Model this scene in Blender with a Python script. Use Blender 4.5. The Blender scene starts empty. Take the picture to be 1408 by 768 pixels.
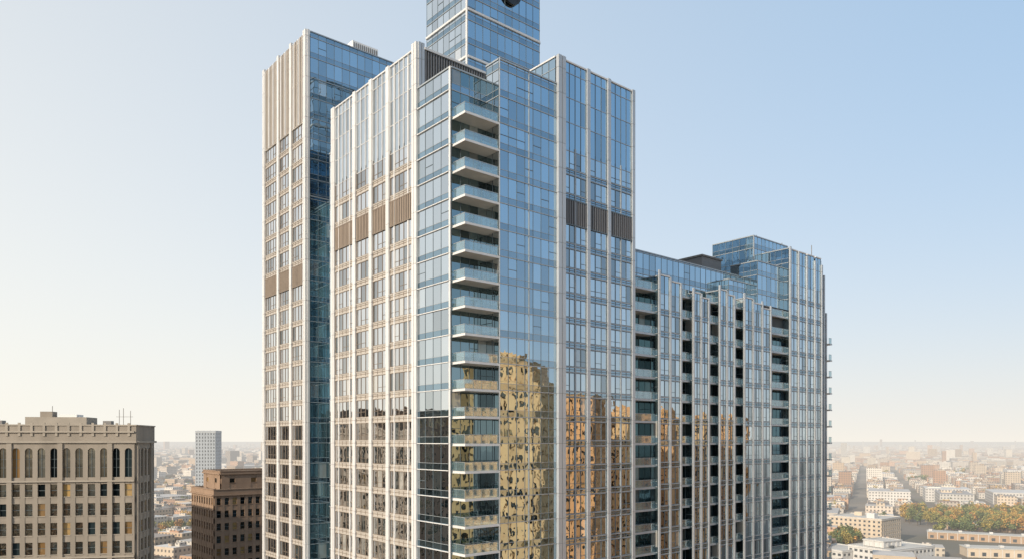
import bpy, math, random
import numpy as np
from mathutils import Vector
random.seed(7); rng=np.random.default_rng(7)
S=bpy.context.scene
S.view_settings.view_transform='Standard'
S.view_settings.look='None'
S.view_settings.exposure=0
CAM=(-52.3,-73.6,80.0)
RX,RY=.764,-.645; FX,FY=.645,.764
SUN_AZ=Vector((-.985,-.13,0)).normalized(); SUN_EL=math.radians(22)

# ------------------------------------------------------------------ materials
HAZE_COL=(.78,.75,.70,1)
def new_mat(name):
    m=bpy.data.materials.new(name); m.use_nodes=True
    nt=m.node_tree; nt.nodes.clear()
    out=nt.nodes.new('ShaderNodeOutputMaterial')
    return m,nt,out
def N(nt,t,**kw):
    n=nt.nodes.new(t)
    for k,v in kw.items(): setattr(n,k,v)
    return n
def math_n(nt,op,a,b=None,clamp=False):
    n=N(nt,'ShaderNodeMath',operation=op); n.use_clamp=clamp
    for i,x in enumerate((a,b)):
        if x is None: continue
        if isinstance(x,(int,float)): n.inputs[i].default_value=x
        else: nt.links.new(x,n.inputs[i])
    return n.outputs[0]
def mixc(nt,f,a,b,mode='MIX'):
    n=N(nt,'ShaderNodeMix',data_type='RGBA',blend_type=mode)
    if isinstance(f,(int,float)): n.inputs[0].default_value=f
    else: nt.links.new(f,n.inputs[0])
    for i,x in ((6,a),(7,b)):
        if isinstance(x,tuple): n.inputs[i].default_value=x
        else: nt.links.new(x,n.inputs[i])
    return n.outputs[2]
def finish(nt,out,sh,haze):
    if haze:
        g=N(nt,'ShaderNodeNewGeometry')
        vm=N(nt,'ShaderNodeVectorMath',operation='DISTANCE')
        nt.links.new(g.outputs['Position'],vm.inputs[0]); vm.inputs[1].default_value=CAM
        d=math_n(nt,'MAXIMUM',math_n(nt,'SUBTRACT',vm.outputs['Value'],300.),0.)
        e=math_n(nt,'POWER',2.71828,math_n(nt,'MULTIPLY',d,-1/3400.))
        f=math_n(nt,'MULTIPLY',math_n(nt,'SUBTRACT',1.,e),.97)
        em=N(nt,'ShaderNodeEmission'); em.inputs[0].default_value=HAZE_COL  # haze light painted onto the surfaces as emission, growing with distance
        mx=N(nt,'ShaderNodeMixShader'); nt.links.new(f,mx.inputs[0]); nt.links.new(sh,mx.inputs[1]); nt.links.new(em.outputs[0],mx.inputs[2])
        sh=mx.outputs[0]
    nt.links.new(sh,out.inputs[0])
def plain(name,col,rough=.6,var=.12,scale=.6,metal=0,haze=False,streak=False):
    m,nt,out=new_mat(name)
    p=N(nt,'ShaderNodeBsdfPrincipled'); p.inputs['Roughness'].default_value=rough; p.inputs['Metallic'].default_value=metal
    g=N(nt,'ShaderNodeNewGeometry')
    mp=N(nt,'ShaderNodeMapping'); mp.inputs['Scale'].default_value=(1,1,.12) if streak else (1,1,1)
    nt.links.new(g.outputs['Position'],mp.inputs[0])
    no=N(nt,'ShaderNodeTexNoise'); no.inputs['Scale'].default_value=scale; no.inputs['Detail'].default_value=5
    nt.links.new(mp.outputs[0],no.inputs['Vector'])
    a=tuple(c*(1-var*1.6) for c in col)+(1,); b=tuple(min(1,c*(1+var*1.2)) for c in col)+(1,)
    c=mixc(nt,no.outputs['Fac'],a,b)
    at=N(nt,'ShaderNodeAttribute',attribute_name='rnd')
    c=mixc(nt,math_n(nt,'MULTIPLY',at.outputs['Fac'],.18),c,(col[0]*.5,col[1]*.5,col[2]*.5,1))
    nt.links.new(c,p.inputs['Base Color'])
    finish(nt,out,p.outputs[0],haze); return m
def glass(name,refl,base=.03,tint=(.80,.90,.96),blind_glint=.86,rough=.010,basecol=(.6,.9,1.0),bump=.012,blind_glint_cols=((.20,.20,.19,1),(.42,.41,.38,1)),vary=.22):
    m,nt,out=new_mat(name)
    at=N(nt,'ShaderNodeAttribute',attribute_name='rnd')
    r=at.outputs['Fac']
    cr=N(nt,'ShaderNodeValToRGB'); cr.color_ramp.interpolation='CONSTANT'
    e=cr.color_ramp.elements
    B=lambda k:tuple(base*k*c for c in basecol)+(1,)
    e[0].position=0; e[0].color=B(.5)
    e[1].position=.35; e[1].color=B(1)
    x=e.new(.6); x.color=B(1.8)
    x=e.new(blind_glint); x.color=blind_glint_cols[0]
    x=e.new(blind_glint+(1-blind_glint)*.6); x.color=blind_glint_cols[1]
    nt.links.new(r,cr.inputs[0])
    df=N(nt,'ShaderNodeBsdfDiffuse'); nt.links.new(cr.outputs[0],df.inputs[0])
    gl=N(nt,'ShaderNodeBsdfGlossy'); gl.inputs['Roughness'].default_value=rough
    t2=tuple(c*.84 for c in tint)+(1,)
    r2=math_n(nt,'FRACT',math_n(nt,'MULTIPLY',r,37.3))
    nt.links.new(mixc(nt,r2,tint+(1,),t2),gl.inputs['Color'])
    g=N(nt,'ShaderNodeNewGeometry')
    no=N(nt,'ShaderNodeTexNoise'); no.inputs['Scale'].default_value=.55; no.inputs['Detail'].default_value=1.5
    nt.links.new(g.outputs['Position'],no.inputs['Vector'])
    bp=N(nt,'ShaderNodeBump'); bp.inputs['Strength'].default_value=1; bp.inputs['Distance'].default_value=bump
    nt.links.new(no.outputs['Fac'],bp.inputs['Height']); nt.links.new(bp.outputs[0],gl.inputs['Normal'])
    fr=N(nt,'ShaderNodeFresnel'); fr.inputs[0].default_value=1.5
    r3=math_n(nt,'GREATER_THAN',math_n(nt,'FRACT',math_n(nt,'MULTIPLY',r,91.7)),.80)
    f=math_n(nt,'ADD',math_n(nt,'MULTIPLY',fr.outputs[0],.9),math_n(nt,'SUBTRACT',refl,math_n(nt,'MULTIPLY',r3,vary)),True)
    mx=N(nt,'ShaderNodeMixShader'); nt.links.new(f,mx.inputs[0]); nt.links.new(df.outputs[0],mx.inputs[1]); nt.links.new(gl.outputs[0],mx.inputs[2])
    finish(nt,out,mx.outputs[0],False); return m
def railglass(name):
    m,nt,out=new_mat(name)
    tr=N(nt,'ShaderNodeBsdfTransparent'); tr.inputs[0].default_value=(.78,.88,.89,1)
    gl=N(nt,'ShaderNodeBsdfGlossy'); gl.inputs['Roughness'].default_value=.03; gl.inputs['Color'].default_value=(.85,.95,1,1)
    df=N(nt,'ShaderNodeBsdfDiffuse'); df.inputs[0].default_value=(.34,.46,.49,1)
    m1=N(nt,'ShaderNodeMixShader'); m1.inputs[0].default_value=.35
    nt.links.new(gl.outputs[0],m1.inputs[1]); nt.links.new(df.outputs[0],m1.inputs[2])
    m2=N(nt,'ShaderNodeMixShader'); m2.inputs[0].default_value=.38
    nt.links.new(tr.outputs[0],m2.inputs[1]); nt.links.new(m1.outputs[0],m2.inputs[2])
    nt.links.new(m2.outputs[0],out.inputs[0]); return m
M={
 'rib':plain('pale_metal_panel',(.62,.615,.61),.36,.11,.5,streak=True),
 'ribc':plain('pale_metal_panel_shade',(.45,.475,.50),.30,.12,.5,metal=.25,streak=True),  # pale panel again, with the right-hand faces' shade put into its colour
 'joint':plain('panel_joint',(.20,.19,.18),.7),
 'bronze':plain('bronze_frame',(.185,.145,.11),.4,.1),
 'spanw':plain('beige_spandrel',(.43,.395,.355),.42,.12,.8),
 'spanc':plain('spandrel_shade_tone',(.32,.35,.375),.3,.12,.8,metal=.2),  # cooler, less beige: shade of the right-hand facades put into the spandrel colour
 'frame':plain('aluminium_frame',(.36,.39,.41),.3,.08,metal=.3),
 'cframe':plain('slate_frame',(.11,.14,.16),.35,.08),
 'dframe':plain('dark_frame',(.09,.11,.12),.35,.08),
 'louver':plain('brown_louvre',(.28,.22,.17),.55,.1),
 'plouver':plain('pale_fin',(.38,.335,.29),.5,.1),
 'dlouver':plain('dark_louvre',(.15,.15,.155),.55,.1),
 'slab':plain('concrete_slab',(.60,.56,.51),.75,.12,.9),
 'dark':plain('dark_core',(.03,.035,.04),.6),
 'roof':plain('roof_membrane',(.35,.34,.33),.9,.2,.2),
 'glass':glass('reflective_glass',.66,tint=(.76,.89,.98),base=.02,blind_glint=.94,vary=.30),
 'glassw':glass('window_glass',.74,base=.03,tint=(.98,.98,.98),blind_glint=.90,vary=.35),
 'glassc':glass('curtain_glass',.64,base=.02,tint=(.64,.83,.97),blind_glint=.975,vary=.12),
 'glassl':glass('skylit_curtain_glass',.70,base=.03,tint=(.90,.96,1.0),blind_glint=.94,vary=.12),  # curtain glass for left-facing sides, bright sky reflection put into a lighter tint
 'glasss':glass('spandrel_glass',.50,base=.04,tint=(.56,.74,.88),blind_glint=.999,vary=.04),
 'glassd':glass('recess_glass',.38,base=.03,tint=(.56,.78,.86),blind_glint=.9),
 'glasst':glass('teal_shaded_glass',.50,base=.10,tint=(.55,.80,.90),blind_glint=.93,vary=.1),
 'rail':railglass('railing_glass'),
 'black':plain('black_enamel',(.015,.015,.017),.3),
 'white':plain('white_metal',(.75,.75,.74),.5,.06),
 'stone':plain('grey_limestone',(.27,.235,.195),.85,.25,.35,streak=True),
 'stone2':plain('weathered_limestone',(.34,.30,.25),.85,.2,.5),
 'gold':plain('golden_limestone',(.90,.52,.25),.85,.2,.3),
 'goldb':plain('tan_brick',(.78,.41,.18),.85,.2,.4),
 'brick':plain('brown_brick',(.28,.19,.13),.85,.18,.5),
 'brickd':plain('dark_brick',(.12,.085,.065),.85,.2,.5),
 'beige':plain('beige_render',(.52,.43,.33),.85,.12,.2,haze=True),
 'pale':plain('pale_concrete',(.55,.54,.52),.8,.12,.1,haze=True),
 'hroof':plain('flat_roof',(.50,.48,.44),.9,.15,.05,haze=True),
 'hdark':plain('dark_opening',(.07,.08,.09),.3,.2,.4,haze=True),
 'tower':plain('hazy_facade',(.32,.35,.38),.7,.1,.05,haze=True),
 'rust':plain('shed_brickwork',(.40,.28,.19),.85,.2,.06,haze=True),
 'owin':glass('office_window_glass',.16,base=.02,tint=(.95,.80,.58),blind_glint=.84,bump=.03,blind_glint_cols=((.20,.12,.05,1),(.36,.24,.10,1))),  # golden pane tones are painted glints of warm light
}
# ------------------------------------------------------------------ geometry collector
class Build:
    def __init__(s,name):
        s.name=name; s.d={}
        s.e=bpy.data.objects.new(name,None); S.collection.objects.link(s.e)
    def g(s,mat): return s.d.setdefault(mat,([],[],[]))
    def quad(s,mat,pts,r=None):
        V,F,R=s.g(mat); b=len(V); V.extend(pts); F.append(tuple(range(b,b+len(pts)))); R.append(random.random() if r is None else r)
    def box(s,mat,fr,s0,s1,z0,z1,n0,n1):
        V,F,R=s.g(mat); b=len(V)
        ox,oy,dx,dy,nx,ny=fr
        for z in (z0,z1):
            for (a,n) in ((s0,n0),(s1,n0),(s1,n1),(s0,n1)):
                V.append((ox+dx*a+nx*n,oy+dy*a+ny*n,z))
        flip=(dx*ny-dy*nx)<0
        fs=[(0,3,2,1),(4,5,6,7),(0,1,5,4),(1,2,6,5),(2,3,7,6),(3,0,4,7)]
        r=random.random()
        for f in fs:
            if flip: f=f[::-1]
            F.append(tuple(b+i for i in f)); R.append(r)
    def wbox(s,mat,u0,u1,v0,v1,z0,z1): s.box(mat,(0,0,1,0,0,1),u0,u1,z0,z1,v0,v1)
    def pane(s,mat,fr,s0,s1,z0,z1,n,tilt=.0026,r=None):
        ox,oy,dx,dy,nx,ny=fr
        w=(s1-s0)/2; h=(z1-z0)/2
        a=random.gauss(0,tilt)*w; c=random.gauss(0,tilt)*h
        P=[]
        for (q,z,o) in ((s0,z0,-a-c),(s1,z0,a-c),(s1,z1,a+c),(s0,z1,-a+c)):
            k=n+o
            P.append((ox+dx*q+nx*k,oy+dy*q+ny*k,z))
        if (dy*nx-dx*ny)<0: P=P[::-1]
        s.quad(mat,P,r)
    def done(s):
        for mat,(V,F,R) in s.d.items():
            me=bpy.data.meshes.new(M[mat].name); me.from_pydata(V,[],F); me.update()
            at=me.attributes.new('rnd','FLOAT','FACE'); at.data.foreach_set('value',R)
            me.materials.append(M[mat])
            o=bpy.data.objects.new(M[mat].name+'_part',me); S.collection.objects.link(o); o.parent=s.e
FH=3.33
def L(n): return 3.05+FH*n
def levels(z0,z1): return [n for n in range(0,48) if L(n)>=z0-.1 and L(n)+FH<=z1+.1]
def FL(u,v0): return (u,v0,0,1,-1,0)
def FR(u0,v): return (u0,v,1,0,0,-1)
def FBk(u0,v): return (u0,v,1,0,0,1)
def FRt(u,v0): return (u,v0,0,1,1,0)

T=Build('glass_skyscraper')
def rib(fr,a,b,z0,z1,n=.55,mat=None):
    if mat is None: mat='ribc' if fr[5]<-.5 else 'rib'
    T.box('joint',fr,a+.05,b-.05,z0,z1-.1,0,max(.03,n-.05))
    mid=(a+b)/2
    lv=[z0]+[L(k) for k in range(48) if z0+.5<L(k)<z1-.5]+[z1]
    for p,q in zip(lv[:-1],lv[1:]):
        if b-a>.85:
            T.box(mat,fr,a,mid-.05,p+.02,q-.02,0.0,n); T.box(mat,fr,mid+.05,b,p+.02,q-.02,0.0,n)
        else: T.box(mat,fr,a,b,p+.02,q-.02,0.0,n)
def bay(fr,a,b,z0,z1,np_,warm,zlou=()):
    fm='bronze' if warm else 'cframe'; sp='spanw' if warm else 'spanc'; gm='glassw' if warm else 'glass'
    w=(b-a)/np_
    for i in range(np_+1):
        x=a+w*i; ww=.05 if (0<i<np_) else .09
        if not warm and np_>=4 and i==np_//2: T.box('spanc',fr,x-.11,x+.11,z0,z1,0,.14)
        else: T.box(fm,fr,max(a,x-ww),min(b,x+ww),z0,z1,0,.075)
    for n in levels(z0,z1):
        zl=L(n)
        if n in zlou:
            T.box('dark',fr,a,b,zl-.5,zl+FH-.45,.0,.10)
            lm='louver' if warm else 'dlouver'
            k=int((b-a)/.42)
            for i in range(k):
                x=a+(i+.5)*(b-a)/k; T.box(lm,fr,x-.12,x+.12,zl-.45,zl+FH-.5,.1,.18)
            T.box(fm,fr,a,b,zl+FH-.5,zl+FH-.34,.1,.2); T.box(fm,fr,a,b,zl-.52,zl-.40,.1,.2)
            continue
        for i in range(np_):
            x0=a+w*i; x1=x0+w
            T.pane(gm,fr,x0,x1,zl+.46,zl+2.88,.02)
            if random.random()<.45: T.box(fm,fr,x0+.05,x1-.05,zl+1.15,zl+1.21,.02,.06)
        T.box(fm,fr,a,b,zl+.42,zl+.50,0,.085); T.box(fm,fr,a,b,zl-.50,zl-.42,0,.085)
        T.box(sp,fr,a,b,zl+.28,zl+.42,0,.13)
        T.box(sp,fr,a,b,zl-.42,zl-.28,0,.11)
        T.pane('glasss' if not warm else sp,fr,a,b,zl-.28,zl+.28,.04)
        T.box(fm,fr,a,b,zl-.03,zl+.04,.04,.08)
def crown(fr,a,b,z0,z1,pw,warm):
    k=max(1,round((b-a)/pw)); w=(b-a)/k
    fm='rib' if warm else 'cframe'
    zs=[z0]+[L(n) for n in range(48) if z0+.6<L(n)<z1-.6]+[z1]
    for i in range(k):
        for p,q in zip(zs[:-1],zs[1:]):
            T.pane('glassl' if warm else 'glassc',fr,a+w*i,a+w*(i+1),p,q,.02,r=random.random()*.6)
    for i in range(k+1):
        x=a+w*i; T.box(fm,fr,max(a,x-.05),min(b,x+.05),z0,z1,0,.14 if warm else .06)
    for z in zs: T.box(fm if warm else 'frame',fr,a,b,z-.04,z+.04,0,.07)
    T.box('rib',fr,a,b,z1,z1+.2,-.3,.16)
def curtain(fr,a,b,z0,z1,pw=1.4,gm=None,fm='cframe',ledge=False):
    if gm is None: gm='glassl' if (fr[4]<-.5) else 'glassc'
    k=max(1,round((b-a)/pw)); w=(b-a)/k
    for i in range(k+1):
        x=a+w*i; T.box(fm,fr,max(a,x-.03),min(b,x+.03),z0,z1,0,.055)
    ns=[n for n in range(-1,48) if L(n)+FH>z0 and L(n)<z1]
    for n in ns:
        zl=L(n); cl=lambda z:min(max(z,z0),z1)
        za,zb,zc=cl(zl),cl(zl+.85),cl(zl+FH)
        for i in range(k):
            if zb-za>.05: T.pane('glasss',fr,a+w*i,a+w*(i+1),za,zb,.02)
            if zc-zb>.05: T.pane(gm,fr,a+w*i,a+w*(i+1),zb,zc,.02)
            if zc-zb>2 and random.random()<.10:
                T.box(fm,fr,a+w*i+.05,a+w*(i+1)-.05,zb+1.0,zb+1.06,.02,.07)
        if zl>z0: T.box('frame' if not ledge else 'rib',fr,a,b,zl-.05,zl+.05,0,.10 if not ledge else .2)
        if z0<zl+.85<z1: T.box('frame',fr,a,b,zl+.83,zl+.88,0,.05)
    T.box('frame',fr,a,b,z1,z1+.18,-.2,.14)
def core(u0,u1,v0,v1,zt,zb=0,back=True):
    T.wbox('dark',u0+.06,u1-.06,v0+.06,v1-.06,zb,zt-.35)
    T.wbox('roof',u0+.1,u1-.1,v0+.1,v1-.1,zt-.35,zt-.25)
Z=80
core(0,15.3,7.3,31.5,Z+51); core(0,15.35,0,7.3,Z+45.6); core(5.56,15.35,-2.6,0.,Z+47.4)
core(15.35,31.1,-2.6,28,Z+51); core(10,23.8,10,20.3,Z+70,zb=Z+45)
core(.5,12,31.5,33.5,Z+45); core(4,16,33.5,40,Z+40); core(-.3,16,40,58.2,Z+67)
# rear elevations
curtain(FBk(0,31.5),0,15.3,Z+45.3,Z+51,1.6); curtain(FBk(.5,33.5),0,11.5,0,Z+45,1.6); curtain(FBk(15.4,28),0,15.7,0,Z+51,1.6)
# --- left facade, main
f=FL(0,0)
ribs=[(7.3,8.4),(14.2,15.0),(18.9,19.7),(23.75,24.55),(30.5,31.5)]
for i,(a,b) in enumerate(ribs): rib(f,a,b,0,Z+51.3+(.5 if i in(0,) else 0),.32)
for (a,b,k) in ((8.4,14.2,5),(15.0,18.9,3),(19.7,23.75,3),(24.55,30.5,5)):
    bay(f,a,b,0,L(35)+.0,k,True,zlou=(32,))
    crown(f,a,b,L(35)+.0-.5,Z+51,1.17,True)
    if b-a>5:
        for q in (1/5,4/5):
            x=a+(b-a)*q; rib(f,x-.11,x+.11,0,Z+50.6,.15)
# L mass return above the corner bay
f=FR(0,7.3)
rib(f,0.02,.9,Z+45.7,Z+51.8,.2)
T.box('dark',f,.9,15.3,Z+45.7,Z+51,0,.05)
for i in range(34):
    x=1.0+i*.42; T.box('dlouver',f,x,x+.2,Z+45.8,Z+50.9,.05,.2)
T.box('rib',f,.9,15.3,Z+51,Z+51.3,-.2,.3)
# --- corner glass
curtain(FL(0,0),.25,7.3,0,Z+45.6,1.75,ledge=True)
rib(FL(0,0),-.05,.25,0,Z+45.8,.12)
curtain(FR(0,0),.1,5.56,0,Z+45.6,1.35,gm='glassd')
# projecting glazed bay
curtain(FL(5.56,-2.6),.05,2.6,0,Z+47.4,1.3)
curtain(FR(5.56,-2.6),.05,9.8,0,Z+47.4,1.4,ledge=False)
rib(FR(5.56,-2.6),-.04,.08,0,Z+47.7,.10)
for q in (4.9,): rib(FR(5.56,-2.6),q-.06,q+.06,0,Z+47.4,.12,'frame')
# --- right facade
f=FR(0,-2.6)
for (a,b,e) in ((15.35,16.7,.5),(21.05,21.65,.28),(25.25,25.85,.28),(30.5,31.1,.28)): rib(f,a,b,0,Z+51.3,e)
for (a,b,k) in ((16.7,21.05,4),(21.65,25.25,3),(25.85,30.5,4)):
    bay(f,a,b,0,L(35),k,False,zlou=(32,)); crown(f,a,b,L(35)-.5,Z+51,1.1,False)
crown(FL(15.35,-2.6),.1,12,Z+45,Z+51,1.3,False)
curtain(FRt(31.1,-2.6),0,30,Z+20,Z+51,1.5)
# --- penthouse
for fr,w in ((FL(10,10),10.3),(FR(10,10),13.8),(FBk(10,20.3),13.8),(FRt(23.8,10),10.3)):
    curtain(fr,0,w,Z+45,Z+70,1.45)
    T.box('rib',fr,0,w,Z+54.2,Z+54.5,.0,.22); T.box('rib',fr,0,w,Z+60.9,Z+61.2,.0,.22)
rib(FL(10,10),-.15,.15,Z+45,Z+70.5,.2)
# round sign
V=[];seg=40
for rad,nn in ((1.7,.15),(1.7,.55),(1.35,.55),(1.35,.45)):
    pts=[(17.9+rad*math.cos(2*math.pi*i/seg),10-nn,Z+66.2+rad*math.sin(2*math.pi*i/seg)) for i in range(seg)]; V.append(pts)
for j in range(3):
    for i in range(seg):
        k=(i+1)%seg; T.quad('black',[V[j][i],V[j][k],V[j+1][k],V[j+1][i]])
T.quad('black',V[3]);
T.quad('white',[(17.9+.9*math.cos(a),9.5,Z+66.2+.9*math.sin(a)) for a in [math.pi*.15+i*math.pi*.7/8 for i in range(9)]]+[(17.9+.5*math.cos(a),9.5,Z+66.2+.5*math.sin(a)) for a in [math.pi*.85-i*math.pi*.7/8 for i in range(9)]])
# --- links
curtain(FL(.5,31.5),0,2,0,Z+45,1.); rib(FL(.5,31.5),.7,1.3,0,Z+45.3,.2)
curtain(FL(4,33.5),0,6.5,0,Z+40,1.3,gm='glasst')
# --- rear tower
f=FL(-.3,40)
R2=[(0,1.0),(5.6,6.4),(10.9,11.7),(17.3,18.2)]
for a,b in R2: rib(f,a,b,0,Z+67.3,.35)
for (a,b,k) in ((1.0,5.6,4),(6.4,10.9,4),(11.7,17.3,5)):
    bay(f,a,b,0,L(39),k,True,zlou=(31,))
    T.box('dark',f,a,b,L(39)-.5,Z+66.6,0,.06)
    k2=int((b-a)/.62)
    for i in range(k2+1):
        x=a+(b-a)*i/k2; T.box('rib' if i%3==0 else 'plouver',f,max(a,x-.17),min(b,x+.17),L(39)-.5,Z+66.8,.06,.26)
    T.box('spanw',f,a,b,L(39)-.6,L(39)-.4,0,.2)
for z in (L(41),L(43)): T.box('plouver',f,1.0,17.3,z-.08,z+.08,.0,.16)
curtain(FR(-.3,40),.5,16.3,0,Z+40,1.5,gm='glasst'); curtain(FR(-.3,40),.5,16.3,Z+40.2,Z+67,1.5); rib(FR(-.3,40),-.02,.4,0,Z+67.3,.12,'rib')
curtain(FBk(-.3,58.2),0,16.3,0,Z+67,1.8); curtain(FRt(16,40),0,18.2,0,Z+67,1.8)
T.wbox('white',9,14,42,46,Z+66.9,Z+69.6)
for i in range(12): T.box('joint',FR(9,42),.2+i*.4,.35+i*.4,Z+67.2,Z+69.3,.0,.06)
# --- balconies
def balcony(fr,a,b,dep,zl,left=True,right=False,nr=.04):
    T.box('slab',fr,a,b,zl-.28,zl,0.02,dep)
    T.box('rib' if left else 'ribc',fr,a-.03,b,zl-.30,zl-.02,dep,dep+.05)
    m=max(2,round((b-a)/1.25)); w=(b-a)/m
    for i in range(m):
        T.box('rail',fr,a+w*i+.03,a+w*(i+1)-.03,zl+.03,zl+1.05,dep-.1,dep-.07)
    for i in range(m+1): T.box('frame',fr,a+w*i-.02,a+w*i+.02,zl,zl+1.08,dep-.14,dep-.10)
    T.box('frame',fr,a,b,zl+1.06,zl+1.12,dep-.13,dep-.05)
    if left:
        T.box('rail',fr,a+.06,a+.09,zl+.03,zl+1.05,.1,dep-.15); T.box('frame',fr,a+.04,a+.10,zl+1.06,zl+1.12,.1,dep-.13)
        T.box('rib',fr,a-.03,a,zl-.30,zl-.02,.0,dep)
def plantpot(x,n,y):
    T.box('bronze',FR(0,0),x-.2,x+.2,L(n),L(n)+.45,y-.2,y+.2)
    for _ in range(26):
        c=Vector((x+random.gauss(0,.16),-y+random.gauss(0,.16),L(n)+.75+random.gauss(0,.2)))
        a=Vector((random.gauss(0,1),random.gauss(0,1),random.gauss(0,1))).normalized()*.09; b=a.cross(Vector((random.random(),random.random(),random.random()))).normalized()*.09
        T.quad('leafy',[tuple(c-a-b),tuple(c+a-b),tuple(c+a+b),tuple(c-a+b)])
M['leafy']=plain('potted_plant_leaf',(.07,.10,.03),.7)
for n in range(2,36):
    balcony(FR(0,0),.3,5.5,2.55,L(n))
    if random.random()<.5:
        x=1.2+random.random()*3
        T.box('bronze',FR(0,0),x,x+.5,L(n),L(n)+.45,1.2,1.7); T.box('bronze',FR(0,0),x,x+.5,L(n)+.45,L(n)+.95,1.2,1.28)
    if random.random()<.4: plantpot(random.uniform(.9,5),n,2.0)
# --- long wing
core(31.1,74.9,0,18,Z+25); core(31.1,72,2,16,Z+29.8,zb=Z+20); core(72,84.3,3,12,Z+38.5,zb=Z+20)
core(74.9,87.2,-2.6,18,Z+35.5); core(87.2,89.6,-1.8,16,Z+32.5); core(89.6,92.4,-.8,14,Z+25.5)
core(66,74.9,-1.5,4,Z+32,zb=Z+20); core(59,66,-.2,4,Z+28,zb=Z+20)
curtain(FR(31.1,2),0,41,Z+24.5,Z+29.8,1.5); curtain(FBk(31.1,18),0,56,Z-10,Z+25,2)
curtain(FR(72,3),0,12.3,Z+24,Z+38.5,1.4); curtain(FL(72,3),0,9,Z+24,Z+38.5,1.4,gm='glassc')
rib(FR(72,3),-.1,.2,Z+24,Z+38.7,.15,'frame')
curtain(FR(66,-1.5),0,8.9,Z+24.5,Z+32,1.4); curtain(FL(66,-1.5),0,5.5,Z+24.5,Z+32,1.4,gm='glassc')
curtain(FR(59,-.2),0,7,Z+24.5,Z+28,1.4); curtain(FL(59,-.2),0,4.2,Z+24.5,Z+28,1.4,gm='glassc')
wb=[(36.7,42.4,25.1),(45.3,49.8,23.6),(52.5,57.1,25.0),(59.8,68.6,24.6)]
prev=31.1
RW=.38
for (a,b,h) in wb:
    curtain(FR(prev,0),0.,a-prev,0,Z+25,1.3,gm='glassd',fm='dframe')
    for n in range(2,31):
        balcony(FR(prev,0),.1,a-prev-.05,2.1,L(n),left=False)
    core(a,b,-2.6,0.06,Z+h-.2)
    curtain(FL(a,-2.6),.05,2.6,0,Z+h-.2,1.25,gm='glassd')
    F_=FR(0,-2.6)
    m=2 if b-a<7 else 3
    w=(b-a)/m
    for i in range(m+1):
        x=a+w*i; x0=min(max(x-RW/2,a),b-RW); rib(F_,x0,x0+RW,0,Z+h+(.8 if i in(0,m) else .1)-(1.2 if i==m else 0),.22)
    for i in range(m):
        p=a+w*i+(RW if i==0 else RW/2); q=a+w*(i+1)-(RW if i==m-1 else RW/2)
        bay(F_,p,q,0,L(30),max(1,round((q-p)/1.0)),False); crown(F_,p,q,L(30)-.5,Z+h-.6*i,1.1,False)
    prev=b
curtain(FR(prev,0),0,74.9-prev,0,Z+25,1.3,gm='glassd',fm='dframe')
for n in range(2,31): balcony(FR(prev,0),.1,74.9-prev-.05,2.1,L(n),left=False)
curtain(FL(74.9,-2.6),.05,5.6,0,Z+35.5,1.3,gm='glassc')
F_=FR(0,-2.6)
us=[74.9,77.9,81.0,84.1,87.2]
for i,x in enumerate(us):
    x0=min(x,87.2-.45); rib(F_,x0,x0+.45,0,Z+35.9-(.4*i),.28)
for i in range(4):
    p=us[i]+.45; q=us[i+1]-(.45 if i==3 else 0)
    bay(F_,p,q,0,L(32),2,False); crown(F_,p,q,L(32)-.5,Z+35.4,1.1,False)
curtain(FR(87.2,-1.8),0,2.4,0,Z+32.5,1.2); rib(FR(87.2,-1.8),2.0,2.4,0,Z+32.8,.3)
curtain(FR(89.6,-.8),0,2.8,0,Z+25.5,1.2); rib(FR(89.6,-.8),2.4,2.8,0,Z+25.8,.3)
for n in range(2,30): balcony(FR(92.4,0),0,1.0,1.6,L(n),left=False); T.box('slab',FR(92.4,0),0,1.0,L(n)-.28,L(n),-6,0.01)
curtain(FRt(92.4,-.8),0,14,0,Z+25.5,1.4)
T.wbox('dlouver',60,66,6,12,Z+29.6,Z+33.4); T.wbox('joint',59.8,66.2,5.8,12.2,Z+33.4,Z+33.7)
for (x,y,zb,h) in ((86.3,-1,Z+35,3.4),(84,4,Z+38,1.5),(85.4,2,Z+35.2,2.6),(78,6,Z+38.2,2.2)):
    T.wbox('joint',x-.05,x+.05,y-.05,y+.05,zb,zb+h)
T.wbox('white',3,5,9,11,Z+50.7,Z+51.9)
T.done()

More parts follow.
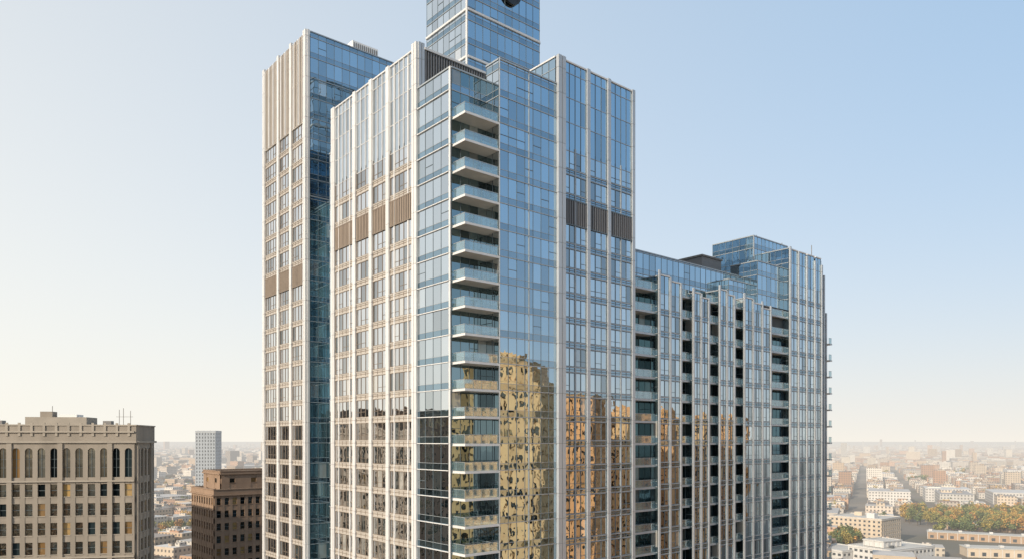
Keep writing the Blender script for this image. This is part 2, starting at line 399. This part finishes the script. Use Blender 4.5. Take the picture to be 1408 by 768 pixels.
# ------------------------------------------------------------------ masonry buildings
def masonry(name,ox,oy,ang,w,d,h,fl,bw,wall,trim,win='owin',z0=0,wf=.55,hf=.6,groups=0,par=1.5,top_arch=False,B=None,roof='roof',proud=.3,zmin=0,finish_=True):
    if B is None: B=Build(name)
    c,s_=math.cos(ang),math.sin(ang)
    fr=[((ox,oy,c,s_,s_,-c),w),((ox,oy,-s_,c,-c,-s_),d),((ox+c*w,oy+s_*w,-s_,c,c,s_),d),((ox-s_*d,oy+c*d,c,s_,-s_,c),w)]
    B.box(wall,(ox,oy,c,s_,-s_,c),.01,w-.01,z0,z0+h-.4,.01,d-.01)
    B.box(roof,(ox,oy,c,s_,-s_,c),.3,w-.3,z0+h-.4,z0+h-.3,.3,d-.3)
    for fi,(F,ln) in enumerate(fr):
        nb=max(1,round(ln/bw)); b=ln/nb
        htop=h-par
        nf=int((htop-zmin)/fl)
        arch=top_arch
        for j in range(nf):
            zt=z0+htop-j*fl
            zb=zt-fl
            if arch and j==0: continue
            if arch and j==1:
                gh=(fl*2-1.6)
                for i in range(nb):
                    x0=b*i+b*(1-wf)/2; x1=x0+b*wf
                    B.pane(win,F,x0,x1,zb+.7,zb+.7+gh,.03,.004)
                    B.box('dframe',F,(x0+x1)/2-.04,(x0+x1)/2+.04,zb+.7,zb+.7+gh,.03,.1)
                    for t in (.33,.62): B.box('dframe',F,x0,x1,zb+.7+gh*t,zb+.76+gh*t,.03,.09)
                    r=(x1-x0)/2; zs=zb+.7+gh-r; xc=(x0+x1)/2; seg=8
                    o=lambda q,z,n:(F[0]+F[2]*q+F[4]*n,F[1]+F[3]*q+F[5]*n,z)
                    for sgn in (-1,1):
                        pr=None
                        for k in range(seg+1):
                            a=math.pi/2*k/seg; q=xc+sgn*r*math.cos(a); z=zs+r*math.sin(a)
                            if pr:
                                B.quad(wall,[o(pr[0],pr[1],proud),o(q,z,proud),o(q,z0+htop-.0,proud),o(pr[0],z0+htop,proud)],.5)
                                B.quad(wall,[o(pr[0],pr[1],.03),o(q,z,.03),o(q,z,proud),o(pr[0],pr[1],proud)],.5)
                            pr=(q,z)
                B.box(wall,F,0,ln,zb,zb+.7,0,proud-.05)
                continue
            gh=fl*hf
            for i in range(nb):
                x0=b*i+b*(1-wf)/2; x1=x0+b*wf
                B.pane(win,F,x0,x1,zb+(fl-gh)*.6,zb+(fl-gh)*.6+gh,.03,.004)
                if fl>3.2 and bw<3.2: B.box('dframe' if win=='owin' else trim,F,x0,x1,zb+fl*.52,zb+fl*.52+.09,.03,.1)
                B.box(trim,F,x0-.05,x1+.05,zb+(fl-gh)*.6-.12,zb+(fl-gh)*.6,0,proud+.06)
            B.box(wall,F,0,ln,zb,zb+(fl-gh)*.6-.12,0,proud-.06)
            B.box(wall,F,0,ln,zb+(fl-gh)*.6+gh,zt,0,proud-.06)
        for i in range(nb+1):
            g=b*(1-wf)/2
            x0=b*i-g; x1=b*i+g
            ex=0
            if groups and i%groups==0: ex=.22
            B.box(wall,F,max(0,x0),min(ln,x1),z0+zmin,z0+htop,0,proud+ex)
        B.box(trim,F,-proud-.1,ln+proud+.1,z0+htop,z0+htop+.35,0,proud+.35)
        B.box(wall,F,-proud+.02,ln+proud-.02,z0+htop+.35,z0+h,-.35,proud)
        B.box(trim,F,-proud-.05,ln+proud+.05,z0+h,z0+h+.22,-.4,proud+.15)
    if finish_: B.done()
    return B
def P(x,d):
    k=(x-704)/1010.; lat=k*d
    return (CAM[0]+lat*RX+d*FX, CAM[1]+lat*RY+d*FY)
# left stone office building
ca=math.radians(-30.2)
cx,cy=-19.4,68.8
W=36.
B=masonry('stone_office_building',cx-math.cos(ca)*W,cy-math.sin(ca)*W,ca,W,10.0,82.6,3.35,1.95,'stone','stone2',wf=.60,hf=.64,groups=4,par=3.0,top_arch=True,finish_=False)
fr=(cx-math.cos(ca)*W,cy-math.sin(ca)*W,math.cos(ca),math.sin(ca),-math.sin(ca),math.cos(ca))
ff=(fr[0],fr[1],fr[2],fr[3],-fr[4],-fr[5])
for z in (82.6-3-3.35*2-.1,82.6-3-3.35*6,82.6-1.2): B.box('stone2',ff,0,W,z,z+.28,.2,.62)
for i in range(19): B.box('stone2',ff,i*1.95-.2,i*1.95+.2,80.8,83.1,.28,.46)
B.box('stone2',fr,W-19,W-9,82.3,84.2,3,8); B.box('stone',fr,W-17,W-15,84.2,85.2,4,6); B.box('white',fr,W-14,W-11,84.2,84.7,4,7)
for q in (W-3.9,W-3.2,W-2.0,W-15): B.box('joint',fr,q-.04,q+.04,82.3,85.9-abs(q-W+3.2)*.4 if q>W-10 else 86.2,4,4.08)
B.box('joint',fr,W-4.4,W-1.6,84.3,84.36,4,4.08)
for q in (W-7,W-25): B.box('joint',fr,q,q+1.4,82.3,83.6,5,6.4)
B.done()
# brown brick building
masonry_b=masonry('brown_brick_building',14.8,131.4,0,28,19,66.5,3.45,2.2,'brick','brick',wf=.55,hf=.55,par=1.6,finish_=False)
masonry('x',17.3,133.6,0,24,14,5.0,4.0,6,'brick','brick',z0=66.4,B=masonry_b,wf=.25,hf=.3,par=.8,finish_=False)
masonry_b.done()
# distant slim highrise
h=P(269,900)
B=masonry('distant_highrise',h[0],h[1],math.radians(-38),24,20,92,4.2,3.4,'tower','pale',win='hdark',wf=.42,hf=.55,par=2,roof='hroof')
# neighbours outside the frame which the facades mirror
ga=math.radians(-30)
B=masonry('limestone_tower',78,-112,ga,24,26,97,3.6,2.7,'gold','gold',wf=.42,hf=.55,groups=3,par=2,finish_=False)
c_,s_=math.cos(ga),math.sin(ga)
def off(x,y,a,b): return x+a*c_-b*s_, y+a*s_+b*c_
x1,y1=off(78,-112,4,4); masonry('x',x1,y1,ga,16,18,6,3.0,2.7,'gold','gold',z0=97,B=B,wf=.4,hf=.5,par=1,finish_=False)
x1,y1=off(78,-112,8,8); masonry('x',x1,y1,ga,8,9,4,3.0,2.7,'gold','gold',z0=103,B=B,wf=.4,hf=.5,par=.6,finish_=False); B.done()
masonry('tan_brick_building',126,-160,ga,30,44,97,3.6,3.0,'goldb','gold',wf=.45,hf=.52,groups=4)
masonry('apartment_block',178,-200,ga,36,54,93,3.4,3.2,'gold','goldb',wf=.42,hf=.5)
masonry('apartment_block.001',242,-240,ga,40,64,98,3.6,3.2,'goldb','gold',wf=.45,hf=.5)
masonry('warehouse_loft_building',316,-280,ga,50,76,96,3.8,3.6,'gold','goldb',wf=.5,hf=.5)
masonry('warehouse_loft_building.001',400,-320,ga,50,86,99,3.8,3.6,'goldb','gold',wf=.5,hf=.5)
masonry('dark_brick_building',-92,112,0,38,46,89,3.6,2.8,'brickd','brick',wf=.45,hf=.55)
masonry('dark_brick_building.001',-112,190,0,50,50,86,3.6,2.8,'brickd','stone',wf=.45,hf=.55)

# right-hand middle distance
h=P(1212,560)
B=masonry('beige_apartment_building',h[0],h[1],0,34,40,20,3.2,3.6,'beige','pale',win='hdark',wf=.45,hf=.45,par=1,roof='hroof',finish_=False)
B.wbox('pale',h[0]+6,h[0]+12,h[1]+8,h[1]+14,19.5,23.5); B.wbox('beige',h[0]+20,h[0]+26,h[1]+24,h[1]+30,19.5,22.5); B.done()
h=P(1225,455)
B=masonry('white_flat_roofed_building',h[0],h[1],math.radians(-12),44,30,12,4,4,'pale','pale',win='hdark',wf=.6,hf=.4,par=1,roof='hroof',finish_=False)
masonry('x',h[0]+8,h[1]+8,math.radians(-12),18,14,4,3.6,4,'pale','pale',win='hdark',wf=.6,hf=.3,z0=12,par=.5,B=B,roof='hroof',finish_=False)
for i in range(9):
    x=h[0]+4+random.random()*32; y=h[1]+2+random.random()*18
    B.wbox('pale' if i%2 else 'hdark',x,x+1.5+random.random()*2,y,y+2,11.5,13.2+random.random())
B.done()
h=P(1168,480)
masonry('white_flat_roofed_building.001',h[0]-10,h[1],math.radians(-12),26,24,9,4,4,'pale','pale',win='hdark',wf=.6,hf=.4,par=1,roof='hroof')
def shed(xa,da,xb,db,wd,hh,mat,name):
    B=Build(name)
    a=P(xa,da); b=P(xb,db)
    dx,dy=b[0]-a[0],b[1]-a[1]; ln=math.hypot(dx,dy); dx/=ln; dy/=ln
    fr=(a[0],a[1],dx,dy,-dy,dx)
    B.box(mat,fr,0,ln,0,hh,0,wd); B.box('hroof',fr,-.4,ln+.4,hh,hh+.5,-.4,wd+.4)
    for i in range(int(ln/7)):
        B.box('hdark',fr,i*7+2,i*7+4.5,1,hh*.6,-.06,.02)
        if i%3==0: B.box('pale',fr,i*7+1,i*7+3.5,hh+.5,hh+1.8,wd*.4,wd*.6)
        B.box('pale',fr,i*7,i*7+.35,0,hh,-.15,.01)
    B.done()
shed(1275,600,1540,540,14,5.5,'rust','long_brick_shed')
shed(1300,660,1560,610,12,5,'rust','long_brick_shed.001')
shed(1330,505,1560,480,16,6,'beige','low_warehouse')

# ------------------------------------------------------------------ distant city (one mass)
def city_mat():
    m,nt,out=new_mat('city_walls')
    p=N(nt,'ShaderNodeBsdfPrincipled'); p.inputs['Roughness'].default_value=.8
    uv=N(nt,'ShaderNodeUVMap'); sp=N(nt,'ShaderNodeSeparateXYZ'); nt.links.new(uv.outputs[0],sp.inputs[0])
    def band(x,per,lo,hi):
        f_=math_n(nt,'FRACT',math_n(nt,'DIVIDE',x,per))
        return math_n(nt,'MULTIPLY',math_n(nt,'GREATER_THAN',f_,lo),math_n(nt,'LESS_THAN',f_,hi))
    mk=math_n(nt,'MULTIPLY',band(sp.outputs[0],3.4,.28,.72),band(sp.outputs[1],3.5,.32,.78))
    at=N(nt,'ShaderNodeAttribute',attribute_name='bcol')
    g=N(nt,'ShaderNodeNewGeometry'); no=N(nt,'ShaderNodeTexNoise'); no.inputs['Scale'].default_value=.15; no.inputs['Detail'].default_value=4
    nt.links.new(g.outputs['Position'],no.inputs['Vector'])
    c=mixc(nt,math_n(nt,'MULTIPLY',no.outputs['Fac'],.45),at.outputs['Color'],(.14,.11,.09,1))
    c=mixc(nt,math_n(nt,'MULTIPLY',mk,.85),c,(.05,.055,.06,1))
    nt.links.new(c,p.inputs['Base Color'])
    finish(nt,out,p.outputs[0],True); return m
boxes=[]
wallc=[(.58,.48,.37),(.64,.57,.47),(.46,.34,.23),(.38,.23,.15),(.66,.62,.56),(.54,.40,.27),(.58,.50,.42),(.32,.27,.23),(.68,.63,.56),(.50,.31,.20)]
roofc=[(.5,.46,.41),(.62,.58,.53),(.32,.28,.25),(.42,.26,.17),(.22,.19,.17),(.66,.63,.59)]
def inframe(x,y,m=0):
    rx=x-CAM[0]; ry=y-CAM[1]; lat=rx*RX+ry*RY; d=rx*FX+ry*FY
    return lat,d
def excluded(x,y):
    lat,d=inframe(x,y)
    if -25<x<115 and -30<y<85: return True
    if x*x+y*y<60**2: return True
    if 0<x<55 and 118<y<162: return True
    if -110<x<-5 and 60<y<250: return True
    if 60<x<500 and -370<y<-75: return True
    if abs(x-CAM[0])<40 and abs(y-CAM[1])<40: return True
    if d>0:
        k=lat/d*1010+704
        if 1150<k<1620 and 430<d<520: return d<505 or k>1280
        if 1160<k<1290 and 520<d<625: return True
        if 1240<k<1640 and 480<d<800: return True
    if 225<x<290 and 830<y<890: return True
    return False
th=math.radians(24); ct,st=math.cos(th),math.sin(th)
treepts=[]
def addb(x,y,w,d,h,r,z0=0,wc=None,rc=None):
    wc=wc or random.choice(wallc); rc=rc or random.choice(roofc); j=.75+random.random()*.4
    boxes.append((x,y,w,d,h,r,z0,tuple(c*j for c in wc),tuple(c*j for c in rc)))
bx,by=96,70
for i in range(-28,34):
    for j in range(-30,42):
        gx=i*bx; gy=j*by
        X0=gx*ct-gy*st; Y0=gx*st+gy*ct
        lat,d=inframe(X0,Y0)
        rr=math.hypot(lat,d)
        if rr>2500: continue
        if d<0 and rr>1000: continue
        if d>=0 and abs(lat)>d*.95+350: continue
        typ=random.random()
        if typ<.07:
            for _ in range(14):
                treepts.append((X0+random.uniform(-35,35),Y0+random.uniform(-25,25)))
            continue
        if typ<.22: nx,ny=1,1
        elif typ<.6: nx,ny=3,2
        else: nx,ny=4,2
        for a in range(nx):
            for b in range(ny):
                if random.random()<.08: continue
                lw=(bx-16)/nx; ld=(by-16)/ny
                ux=gx+(-(bx-16)/2+lw*(a+.5)); uy=gy+(-(by-16)/2+ld*(b+.5))
                x=ux*ct-uy*st; y=ux*st+uy*ct
                if excluded(x,y): continue
                w=lw*random.uniform(.6,.97); dd=ld*random.uniform(.6,.95)
                hh=random.uniform(6,14) if nx>1 else random.uniform(7,18)
                if random.random()<.06: hh=random.uniform(18,34)
                if nx==1: wc=random.choice([(.62,.6,.57),(.68,.66,.62),(.55,.5,.44)]); rc=random.choice([(.68,.67,.65),(.5,.48,.46)])
                else: wc=rc=None
                addb(x,y,w,dd,hh,th,0,wc,rc)
                for _ in range(random.randint(0,3) if rr<1500 else 1):
                    q=random.uniform(-.3,.3)*w; t=random.uniform(-.3,.3)*dd
                    addb(x+q*ct-t*st,y+q*st+t*ct,random.uniform(2,w*.3+2),random.uniform(2,dd*.3+2),random.uniform(1.2,3.2),th,hh)
                if random.random()<.36:
                    q=w*.5+3; treepts.append((x+q*ct,y+q*st))
for i in range(12500):
    d=2300+ (random.random()**1.3)*9500
    lat=random.uniform(-.95,.95)*d
    x=CAM[0]+lat*RX+d*FX; y=CAM[1]+lat*RY+d*FY
    hh=random.uniform(7,20)
    if random.random()<.05: hh=random.uniform(22,48)
    if random.random()<.006: hh=random.uniform(50,95)
    sc=1 if hh<22 else .55
    addb(x,y,random.uniform(18,80)*sc,random.uniform(14,40)*sc,hh,th+random.choice([0,0,.5,math.pi/2]))
nb=len(boxes)
A=np.array([(b[0],b[1],b[2],b[3],b[4],b[5],b[6]) for b in boxes])
c,s_=np.cos(A[:,5]),np.sin(A[:,5])
V=np.zeros((nb,8,3))
k=0
for z in (0,1):
    for (sx,sy) in ((-.5,-.5),(.5,-.5),(.5,.5),(-.5,.5)):
        lx=A[:,2]*sx; ly=A[:,3]*sy
        V[:,k,0]=A[:,0]+lx*c-ly*s_; V[:,k,1]=A[:,1]+lx*s_+ly*c; V[:,k,2]=A[:,6]+A[:,4]*z; k+=1
fidx=np.array([(0,1,5,4),(1,2,6,5),(2,3,7,6),(3,0,4,7),(4,5,6,7)])
F=(np.arange(nb)[:,None,None]*8+fidx[None]).reshape(-1,4)
me=bpy.data.meshes.new('distant_city'); me.from_pydata(V.reshape(-1,3).tolist(),[],F.tolist())
uv=np.zeros((nb,5,4,2))
for fi,wi in ((0,2),(1,3),(2,2),(3,3)):
    uv[:,fi,1,0]=A[:,wi]; uv[:,fi,2,0]=A[:,wi]; uv[:,fi,2,1]=A[:,4]; uv[:,fi,3,1]=A[:,4]
ul=me.uv_layers.new(name='UVMap'); ul.data.foreach_set('uv',uv.reshape(-1))
cols=np.ones((nb,5,4))
cols[:,:4,:3]=np.array([b[7] for b in boxes])[:,None,:]; cols[:,4,:3]=np.array([b[8] for b in boxes])
at=me.attributes.new('bcol','FLOAT_COLOR','FACE'); at.data.foreach_set('color',cols.reshape(-1))
me.materials.append(city_mat()); me.update()
o=bpy.data.objects.new('distant_city',me); S.collection.objects.link(o)

# ------------------------------------------------------------------ trees (one mass)
def leafmat():
    m,nt,out=new_mat('autumn_foliage')
    p=N(nt,'ShaderNodeBsdfPrincipled'); p.inputs['Roughness'].default_value=.7
    at=N(nt,'ShaderNodeAttribute',attribute_name='lcol'); nt.links.new(at.outputs['Color'],p.inputs['Base Color'])
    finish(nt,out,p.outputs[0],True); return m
for _ in range(380):
    k=random.uniform(1240,1600); d=random.uniform(680,795)
    treepts.append(P(k,d))
for _ in range(40): treepts.append(P(random.uniform(1148,1180),random.uniform(540,600)))
for _ in range(50): treepts.append(P(random.uniform(1280,1500),random.uniform(625,650)))
tv=[];tc=[]
pal=np.array([(.28,.22,.055),(.36,.23,.055),(.11,.13,.045),(.36,.19,.055),(.20,.19,.055),(.08,.11,.04),(.14,.16,.05)])
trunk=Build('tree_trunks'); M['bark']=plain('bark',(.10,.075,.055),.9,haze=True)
for (x,y) in treepts:
    if excluded(x,y) and (x*x+y*y)<400**2: continue
    dist=math.hypot(x-CAM[0],y-CAM[1])
    H=random.uniform(8,15); nl=230 if dist<900 else 70; sz=.55 if dist<900 else .9
    blobs=[(np.array([random.gauss(0,H*.17),random.gauss(0,H*.17),H*random.uniform(.42,.85)]),H*random.uniform(.14,.26)) for _ in range(6)]
    base=pal[random.randrange(7)]
    bi=rng.integers(0,6,nl)
    dirs=rng.normal(size=(nl,3)); dirs/=np.linalg.norm(dirs,axis=1)[:,None]
    rad=rng.random(nl)**.4
    cc=np.array([blobs[i][0] for i in bi])+dirs*(np.array([blobs[i][1] for i in bi])*rad)[:,None]+np.array([x,y,0])
    a=rng.normal(size=(nl,3)); a/=np.linalg.norm(a,axis=1)[:,None]
    b=np.cross(a,rng.normal(size=(nl,3))); b/=np.linalg.norm(b,axis=1)[:,None]
    q=np.stack([cc-a*sz-b*sz,cc+a*sz-b*sz*.6,cc+a*sz*.8+b*sz,cc-a*sz+b*sz*.7],1)
    tv.append(q.reshape(-1,3)); tc.append(np.clip(base[None]*(.6+.8*rng.random((nl,1))),0,1))
    trunk.wbox('bark',x-.2,x+.2,y-.2,y+.2,0,H*.5)
    if dist<900:
        for _ in range(2):
            an=random.random()*6.3; trunk.quad('bark',[(x,y,H*.25),(x+.15,y+.15,H*.25),(x+H*.18*math.cos(an)+.1,y+H*.18*math.sin(an),H*.6),(x+H*.18*math.cos(an),y+H*.18*math.sin(an),H*.6)])
trunk.done()
tv=np.concatenate(tv); tc=np.concatenate(tc)
n4=len(tv)//4
me=bpy.data.meshes.new('autumn_trees'); me.from_pydata(tv.tolist(),[],np.arange(n4*4).reshape(-1,4).tolist())
at=me.attributes.new('lcol','FLOAT_COLOR','FACE'); at.data.foreach_set('color',np.concatenate([tc,np.ones((n4,1))],1).reshape(-1))
me.materials.append(leafmat()); o=bpy.data.objects.new('autumn_trees',me); S.collection.objects.link(o)
trunk.e.parent=o

# ------------------------------------------------------------------ ground
m,nt,out=new_mat('ground_mat')
p=N(nt,'ShaderNodeBsdfPrincipled'); p.inputs['Roughness'].default_value=.9
g=N(nt,'ShaderNodeNewGeometry')
vo=N(nt,'ShaderNodeTexVoronoi'); vo.inputs['Scale'].default_value=.012; nt.links.new(g.outputs['Position'],vo.inputs['Vector'])
no=N(nt,'ShaderNodeTexNoise'); no.inputs['Scale'].default_value=.004; no.inputs['Detail'].default_value=8; nt.links.new(g.outputs['Position'],no.inputs['Vector'])
cr=N(nt,'ShaderNodeValToRGB'); e=cr.color_ramp.elements
e[0].position=.3; e[0].color=(.10,.10,.05,1); e[1].position=.7; e[1].color=(.30,.25,.19,1); x=e.new(.5); x.color=(.18,.155,.13,1)
nt.links.new(no.outputs['Fac'],cr.inputs[0])
sepv=N(nt,'ShaderNodeSeparateColor'); nt.links.new(vo.outputs['Color'],sepv.inputs[0])
nt.links.new(mixc(nt,math_n(nt,'MULTIPLY',sepv.outputs[0],.5),cr.outputs[0],(.10,.09,.08,1)),p.inputs['Base Color'])
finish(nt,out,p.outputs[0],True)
me=bpy.data.meshes.new('ground'); R=60000; seg=96
vs=[(0,0,0)]+[(R*math.cos(2*math.pi*i/seg),R*math.sin(2*math.pi*i/seg),0) for i in range(seg)]
me.from_pydata(vs,[],[(0,1+i,1+(i+1)%seg) for i in range(seg)]); me.materials.append(m)
o=bpy.data.objects.new('ground',me); S.collection.objects.link(o)
M['asphalt']=plain('asphalt',(.05,.05,.052),.9,.2,.3); M['paving']=plain('paving',(.30,.29,.27),.9,.15,.4); M['paint']=plain('road_paint',(.75,.75,.72),.7)
B=Build('road')
B.wbox('asphalt',-200,340,-34,-16,-.1,.004*5); B.wbox('asphalt',-24,-10,-400,400,-.1,.012)
for i in range(60): B.wbox('paint',-198+i*9,-194+i*9,-25.1,-24.9,0,.026)
B.done()
B=Build('pavement'); B.wbox('paving',-9.9,120,-15.9,85,-.1,.13); B.done()

# ------------------------------------------------------------------ world, sun, camera
w=bpy.data.worlds.new('World'); S.world=w; w.use_nodes=True; nt=w.node_tree; nt.nodes.clear()
out=N(nt,'ShaderNodeOutputWorld')
sky=N(nt,'ShaderNodeTexSky',sky_type='NISHITA'); sky.sun_disc=False; sky.sun_elevation=SUN_EL
sky.sun_rotation=math.atan2(SUN_AZ.x,SUN_AZ.y); sky.air_density=1; sky.dust_density=1.2; sky.ozone_density=1.3
b1=N(nt,'ShaderNodeBackground'); b1.inputs[1].default_value=.15; nt.links.new(sky.outputs[0],b1.inputs[0])
tc_=N(nt,'ShaderNodeTexCoord'); sp=N(nt,'ShaderNodeSeparateXYZ'); nt.links.new(tc_.outputs['Generated'],sp.inputs[0])
z=math_n(nt,'MAXIMUM',sp.outputs[2],0.)
fz=math_n(nt,'POWER',2.71828,math_n(nt,'MULTIPLY',z,-2.0))
dt=N(nt,'ShaderNodeVectorMath',operation='DOT_PRODUCT'); nt.links.new(tc_.outputs['Generated'],dt.inputs[0]); dt.inputs[1].default_value=(-.86,.5,0)
# azimuth term: hazier toward the sun side, clear deep blue on the opposite side
az=math_n(nt,'ADD',math_n(nt,'MULTIPLY',dt.outputs['Value'],.66),.66,True)
lowf=math_n(nt,'POWER',2.71828,math_n(nt,'MULTIPLY',z,-4.0))
hz_hi=mixc(nt,az,(.20,.50,.86,1),(.97,1.0,1.0,1))
hz_lo=mixc(nt,az,(.92,.87,.79,1),(1.0,.96,.86,1))
hz=mixc(nt,lowf,hz_hi,hz_lo)
b2=N(nt,'ShaderNodeBackground'); nt.links.new(hz,b2.inputs[0]); b2.inputs[1].default_value=1.0
mx=N(nt,'ShaderNodeMixShader')
fac=math_n(nt,'ADD',math_n(nt,'MULTIPLY',fz,.40),.59,True)
nt.links.new(fac,mx.inputs[0]); nt.links.new(b1.outputs[0],mx.inputs[1]); nt.links.new(b2.outputs[0],mx.inputs[2])
nt.links.new(mx.outputs[0],out.inputs[0])
sd=bpy.data.lights.new('sun','SUN'); sd.energy=5.0; sd.angle=math.radians(.5); sd.color=(1,.87,.70)
so=bpy.data.objects.new('sun',sd); S.collection.objects.link(so)
sv=Vector((SUN_AZ.x*math.cos(SUN_EL),SUN_AZ.y*math.cos(SUN_EL),math.sin(SUN_EL)))
so.rotation_euler=sv.to_track_quat('Z','Y').to_euler()
cd=bpy.data.cameras.new('camera'); cd.sensor_width=36; cd.lens=25.83; cd.shift_y=.157; cd.clip_end=100000; cd.clip_start=.5
co=bpy.data.objects.new('camera',cd); co.location=CAM; co.rotation_euler=(math.pi/2,0,-math.atan2(FX,FY)); S.collection.objects.link(co)
S.camera=co
print('boxes',nb,'leaf quads',n4)
